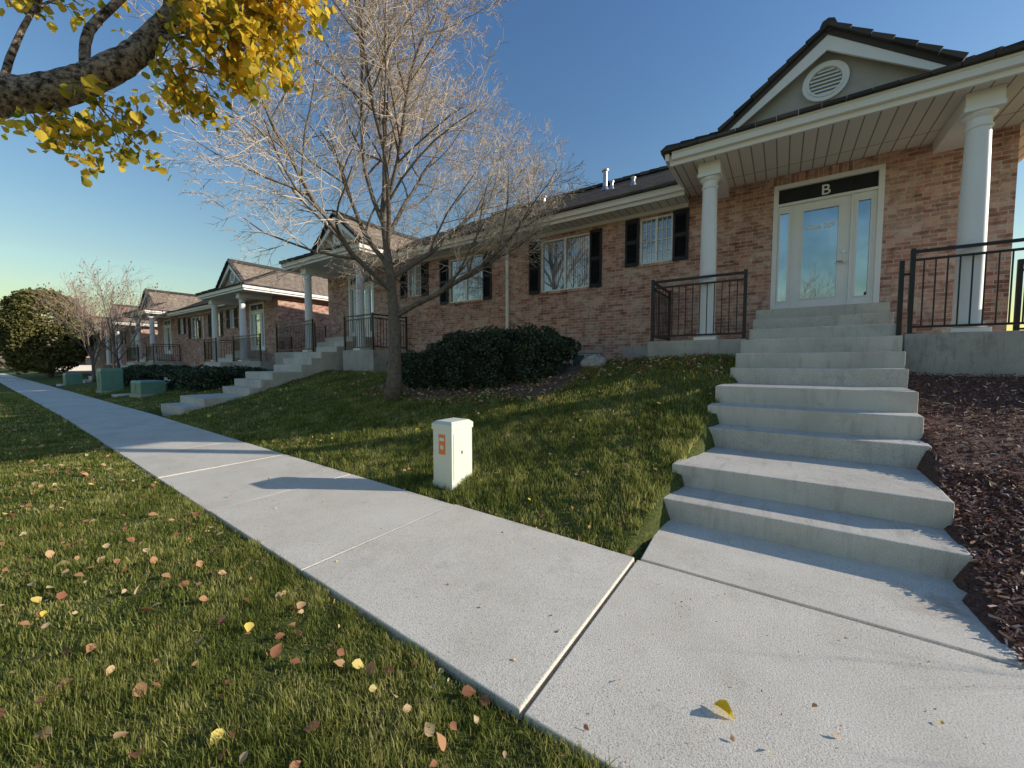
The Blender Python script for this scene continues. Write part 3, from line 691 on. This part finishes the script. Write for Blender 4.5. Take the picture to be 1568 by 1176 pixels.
for p,d,L,r in [((-3.77,.97,3.95),(.8,.5,-.25),.72,.016),((-3.7,1.02,4.03),(.9,.6,.1),.80,.016),((-3.6,1.1,4.18),(.8,.55,-.25),.72,.014),
                ((-3.5,1.17,4.4),(.85,.5,-.45),.78,.014),((-3.92,.86,3.80),(.8,.6,-.35),.68,.012),((-3.6,1.1,4.15),(.4,.9,-.25),.6,.012),
                ((-3.45,1.2,4.5),(.9,.55,-.55),.85,.014),((-3.7,1.0,4.0),(.7,.5,-.15),.6,.012),((-3.42,1.24,4.6),(.9,.5,-.2),.8,.012),((-3.8,.95,4.0),(.5,.3,.6),.6,.012),
                ((-3.65,1.05,4.1),(.9,.4,-.5),.62,.012),((-3.85,.9,3.85),(.7,.2,-.5),.5,.010),((-3.3,1.3,4.3),(.9,.5,.1),.75,.010),((-3.6,1.1,4.15),(.85,.5,-.6),.75,.012),
                ((-4.4,.52,3.56),(.6,.35,-.65),.55,.010),((-4.2,.65,3.62),(.45,.45,-.75),.5,.010),((-4.6,.38,3.50),(.5,.3,-.75),.42,.008),((-4.3,.6,3.58),(.6,.2,-.6),.5,.008),
                ((-4.5,.5,4.1),(.1,.2,.5),.5,.01),((-4.35,.6,4.3),(-.5,-.2,.15),.45,.01),((-4.3,.65,4.45),(.3,.2,.3),.5,.01),((-4.0,.8,4.2),(.5,.4,.2),.6,.01),
                ((-5.2,-.2,5.6),(.5,.5,.4),1.2,.02),((-5.4,-.5,4.8),(-.5,.5,.4),1.2,.02),((-6.6,-1.6,4.9),(-.4,.1,.7),1.3,.02),((-5.3,-.35,5.3),(.2,-.6,.5),1.2,.02),((-6.3,-1.5,4.4),(-.5,-.6,.4),1.2,.02)]:
    twig(p,d,L,r,1.15 if p[0]>-4.0 else .65)
mb.make('trunk_and_branches',[m_furrow,m_furrow],e,smooth=True)
P=np.array(LP); P=P[rng.random(len(P))<.85]
V,F=scatter(LEAFV,LEAFF,P,rots(len(P),0,True),rng.uniform(.042,.078,len(P))); npmesh('leaves',V,F,m_yleaf,e)
# bare shrub just right of frame
mb=MB(); random.seed(5)
sps=dict(seg=[5,3],n=[5],sides=[4,3],up=[.04,.02],jit=.08,ang=(15,35),len=(.35,.5),minr=.002,tw=9,tips=[])
for i in range(34):
    a=random.uniform(0,6.28); s=random.uniform(.05,.4); x=3.9+random.uniform(-.35,.35); y=4.0+random.uniform(-.6,.5)
    grow(mb,Vector((x,y,float(g(x,y)))),Vector((math.cos(a)*s,math.sin(a)*s,1)).normalized(),random.uniform(.7,1.2),.006,0,sps)
mb.make('bare_shrub',[m_rtwig,m_rtwig])

# ------------------------------------------------------------ grass
def ok(x,y):
    r=((y<eL(x)-.005)|(y>eR(x)+.02))
    for o in STAIR_OFF:
        xc=x-o-.09*(y-4.1); r&=~((xc>-.97)&(xc<1.2)&(y>3.1))
    xc=x-.09*(y-4.1); r&=~((xc>1.0)&(y>3.1))
    r&=~((x<-3.6)&(x>-9.6)&(y>6.75+.25*np.sin(x*2))); r&=y<8.6
    return r
BV=[(-.5,0,0),(.5,0,0),(.32,.06,.55),(-.32,.06,.55),(0,.28,1.0)]
def grass(name,x0,x1,y0,y1,dens,h,w,ln=.4):
    n=int((x1-x0)*(y1-y0)*dens); x=rng.uniform(x0,x1,n); y=rng.uniform(y0,y1,n)
    k=ok(x,y); x=x[k];y=y[k]; n=len(x)
    pat=.78+.30*np.sin(x*3.1+np.sin(y*4))*np.sin(y*3.7+x)+.34*np.sin(x*15+2*np.sin(y*9))*np.sin(y*13+x*3)
    P=np.stack([x,y,g(x,y)-.004],-1); hh=rng.uniform(.5,1.4,n)*h*pat
    tv=np.array(BV); yaw=rng.uniform(0,6.283,n); lean=rng.normal(.12,ln,n)
    loc=np.zeros((n,5,3)); loc[:,:,0]=tv[None,:,0]*(w*rng.uniform(.7,1.3,n))[:,None]
    yy=tv[None,:,1]*hh[:,None]; zz=tv[None,:,2]*hh[:,None]
    c,s=np.cos(lean)[:,None],np.sin(lean)[:,None]
    loc[:,:,1]=yy*c+zz*s; loc[:,:,2]=np.maximum(zz*c-yy*s*.5,.0)
    cy,sy=np.cos(yaw)[:,None],np.sin(yaw)[:,None]
    X=loc[:,:,0]*cy-loc[:,:,1]*sy; Y=loc[:,:,0]*sy+loc[:,:,1]*cy
    V=(np.stack([X,Y,loc[:,:,2]],-1)+P[:,None,:]).reshape(-1,3)
    tf=np.array([(0,1,2),(0,2,3),(3,2,4)]); F=(tf[None]+(np.arange(n)*5)[:,None,None]).reshape(-1,3)
    return V,F
parts=[grass('a',-3.2,.9,-.1,1.5,12000,.056,.0048),grass('b',-6.5,-3.2,-.3,1.62,6000,.058,.0065),grass('c',-14,-6.5,.0,1.9,2400,.055,.011),grass('c2',-34,-14,.3,2.6,550,.06,.022),
       grass('d',-5.5,-.6,3.1,6.0,3400,.08,.0085,.22),grass('e',-5.5,-.4,6.0,8.6,2000,.075,.0105,.22),grass('f',-10,-5.5,3.2,6.9,2100,.075,.0105,.22),grass('g',-17,-10,3.3,8.6,900,.068,.015,.3),grass('h',-34,-17,3.4,8.4,320,.06,.026)]
Vs=[];Fs=[];n0=0
for V,F in parts: Vs.append(V);Fs.append(F+n0);n0+=len(V)
npmesh('grass',np.concatenate(Vs),np.concatenate(Fs),m_blade)
# mulch chips
n=20000; x=rng.uniform(1.0,5.6,n); y=3.15+rng.random(n)**1.2*5.6
x=np.concatenate([x,rng.uniform(1.0,2.6,8000)]); y=np.concatenate([y,rng.uniform(3.13,5.5,8000)]); xc=x-.08*(y-4.1); k=(xc>1.16); x=x[k];y=y[k]
P=np.stack([x,y,g(x,y)+rng.uniform(.0,.04,len(x))],-1)
V,F=scatter([(-.5,-.14,0),(.5,-.1,.06),(.45,.12,0),(-.4,.16,.08)],[(0,1,2,3)],P,rots(len(P),.7),rng.uniform(.015,.06,len(P))); npmesh('mulch_chips',V,F,m_chip)
# fallen leaves
L=[]
def lv(n,x0,x1,y0,y1,s,dz=.03,cond=None):
    x=rng.uniform(x0,x1,n); y=rng.uniform(y0,y1,n)
    k=np.ones(n,bool) if cond is None else cond(x,y); x=x[k];y=y[k]
    L.append((np.stack([x,y,np.maximum(g(x,y),-.05)+dz],-1),rng.uniform(s*.35,s*1.35,len(x))))
lv(270,-4.5,.3,-.1,1.4,.055,.04,ok); lv(300,-12,-4.5,.1,1.75,.06,.04,ok); lv(120,-25,-12,.3,2.0,.08,.04,ok)
lv(420,-11,-.9,3.2,8.3,.05,.05,ok); lv(900,-9.6,-3.2,6.3,7.6,.07,.04); lv(500,-3.5,-.8,7.4,8.7,.06,.045,ok); lv(300,-18,-10,4,8.6,.08,.04,ok)
lv(260,-6,1,1.36,1.46,.035,.0); lv(120,-8,-1,3.16,3.26,.045,.02)
lv(220,1.2,5,3.3,8.6,.05,.03,lambda x,y:(x-.09*(y-4.1))>1.3)
n=80; x=rng.uniform(-8,1.1,n); y=eL(x)+rng.random(n)*1.7; L.append((np.stack([x,y,np.full(n,.012)],-1),rng.uniform(.010,.028,n)))
n=600; x=rng.uniform(-8,1.1,n); y=eL(x)+rng.random(n)*1.7; L.append((np.stack([x,y,np.full(n,.008)],-1),rng.uniform(.004,.010,n)))
P=np.concatenate([a for a,_ in L]); S=np.concatenate([b_ for _,b_ in L])
V,F=scatter(LEAFV,LEAFF,P,rots(len(P),.5),S); npmesh('fallen_leaves',V,F,m_fleaf)
V,F=scatter([(a,b_,c*2.6) for a,b_,c in LEAFV],LEAFF,np.array([[-.17,1.95,.016]]),rots(1,.08),np.array([.085])); npmesh('yellow_leaf',V,F,m_onel)

# ------------------------------------------------------------ light, sky, camera
el=math.radians(19); az=math.atan2(.86,.51)
S=Vector((math.sin(az)*math.cos(el),math.cos(az)*math.cos(el),math.sin(el)))
ld=bpy.data.lights.new('sun','SUN'); ld.energy=5; ld.angle=math.radians(.5); ld.color=(1,.94,.84)
lo=bpy.data.objects.new('sun',ld); COL.objects.link(lo); lo.rotation_euler=(-S).to_track_quat('-Z','Y').to_euler()
w=bpy.data.worlds.new('World'); sc.world=w; w.use_nodes=True; nt=w.node_tree
sk=nt.nodes.new('ShaderNodeTexSky'); sk.sky_type='NISHITA'; sk.sun_disc=False; sk.sun_elevation=el; sk.sun_rotation=az
sk.altitude=0; sk.air_density=1.85; sk.dust_density=.35; sk.ozone_density=4.2
hs=nt.nodes.new('ShaderNodeHueSaturation'); hs.inputs['Hue'].default_value=.516; hs.inputs['Saturation'].default_value=1.2; hs.inputs['Value'].default_value=1.0
nt.links.new(sk.outputs[0],hs.inputs['Color'])
bg=nt.nodes['Background']; nt.links.new(hs.outputs[0],bg.inputs[0]); bg.inputs[1].default_value=.15
cam=bpy.data.cameras.new('camera'); co_=bpy.data.objects.new('camera',cam); COL.objects.link(co_); sc.camera=co_
cam.sensor_width=36; cam.lens=36*600/1568; cam.clip_end=4000; cam.clip_start=.05
p=math.radians(3.15); fw=Vector((-.566*math.cos(p),.824*math.cos(p),-math.sin(p)))
co_.location=(0,0,1.6); co_.rotation_euler=fw.to_track_quat('-Z','Y').to_euler()
sc.view_settings.view_transform='Standard'; sc.view_settings.look='None'; sc.view_settings.exposure=0
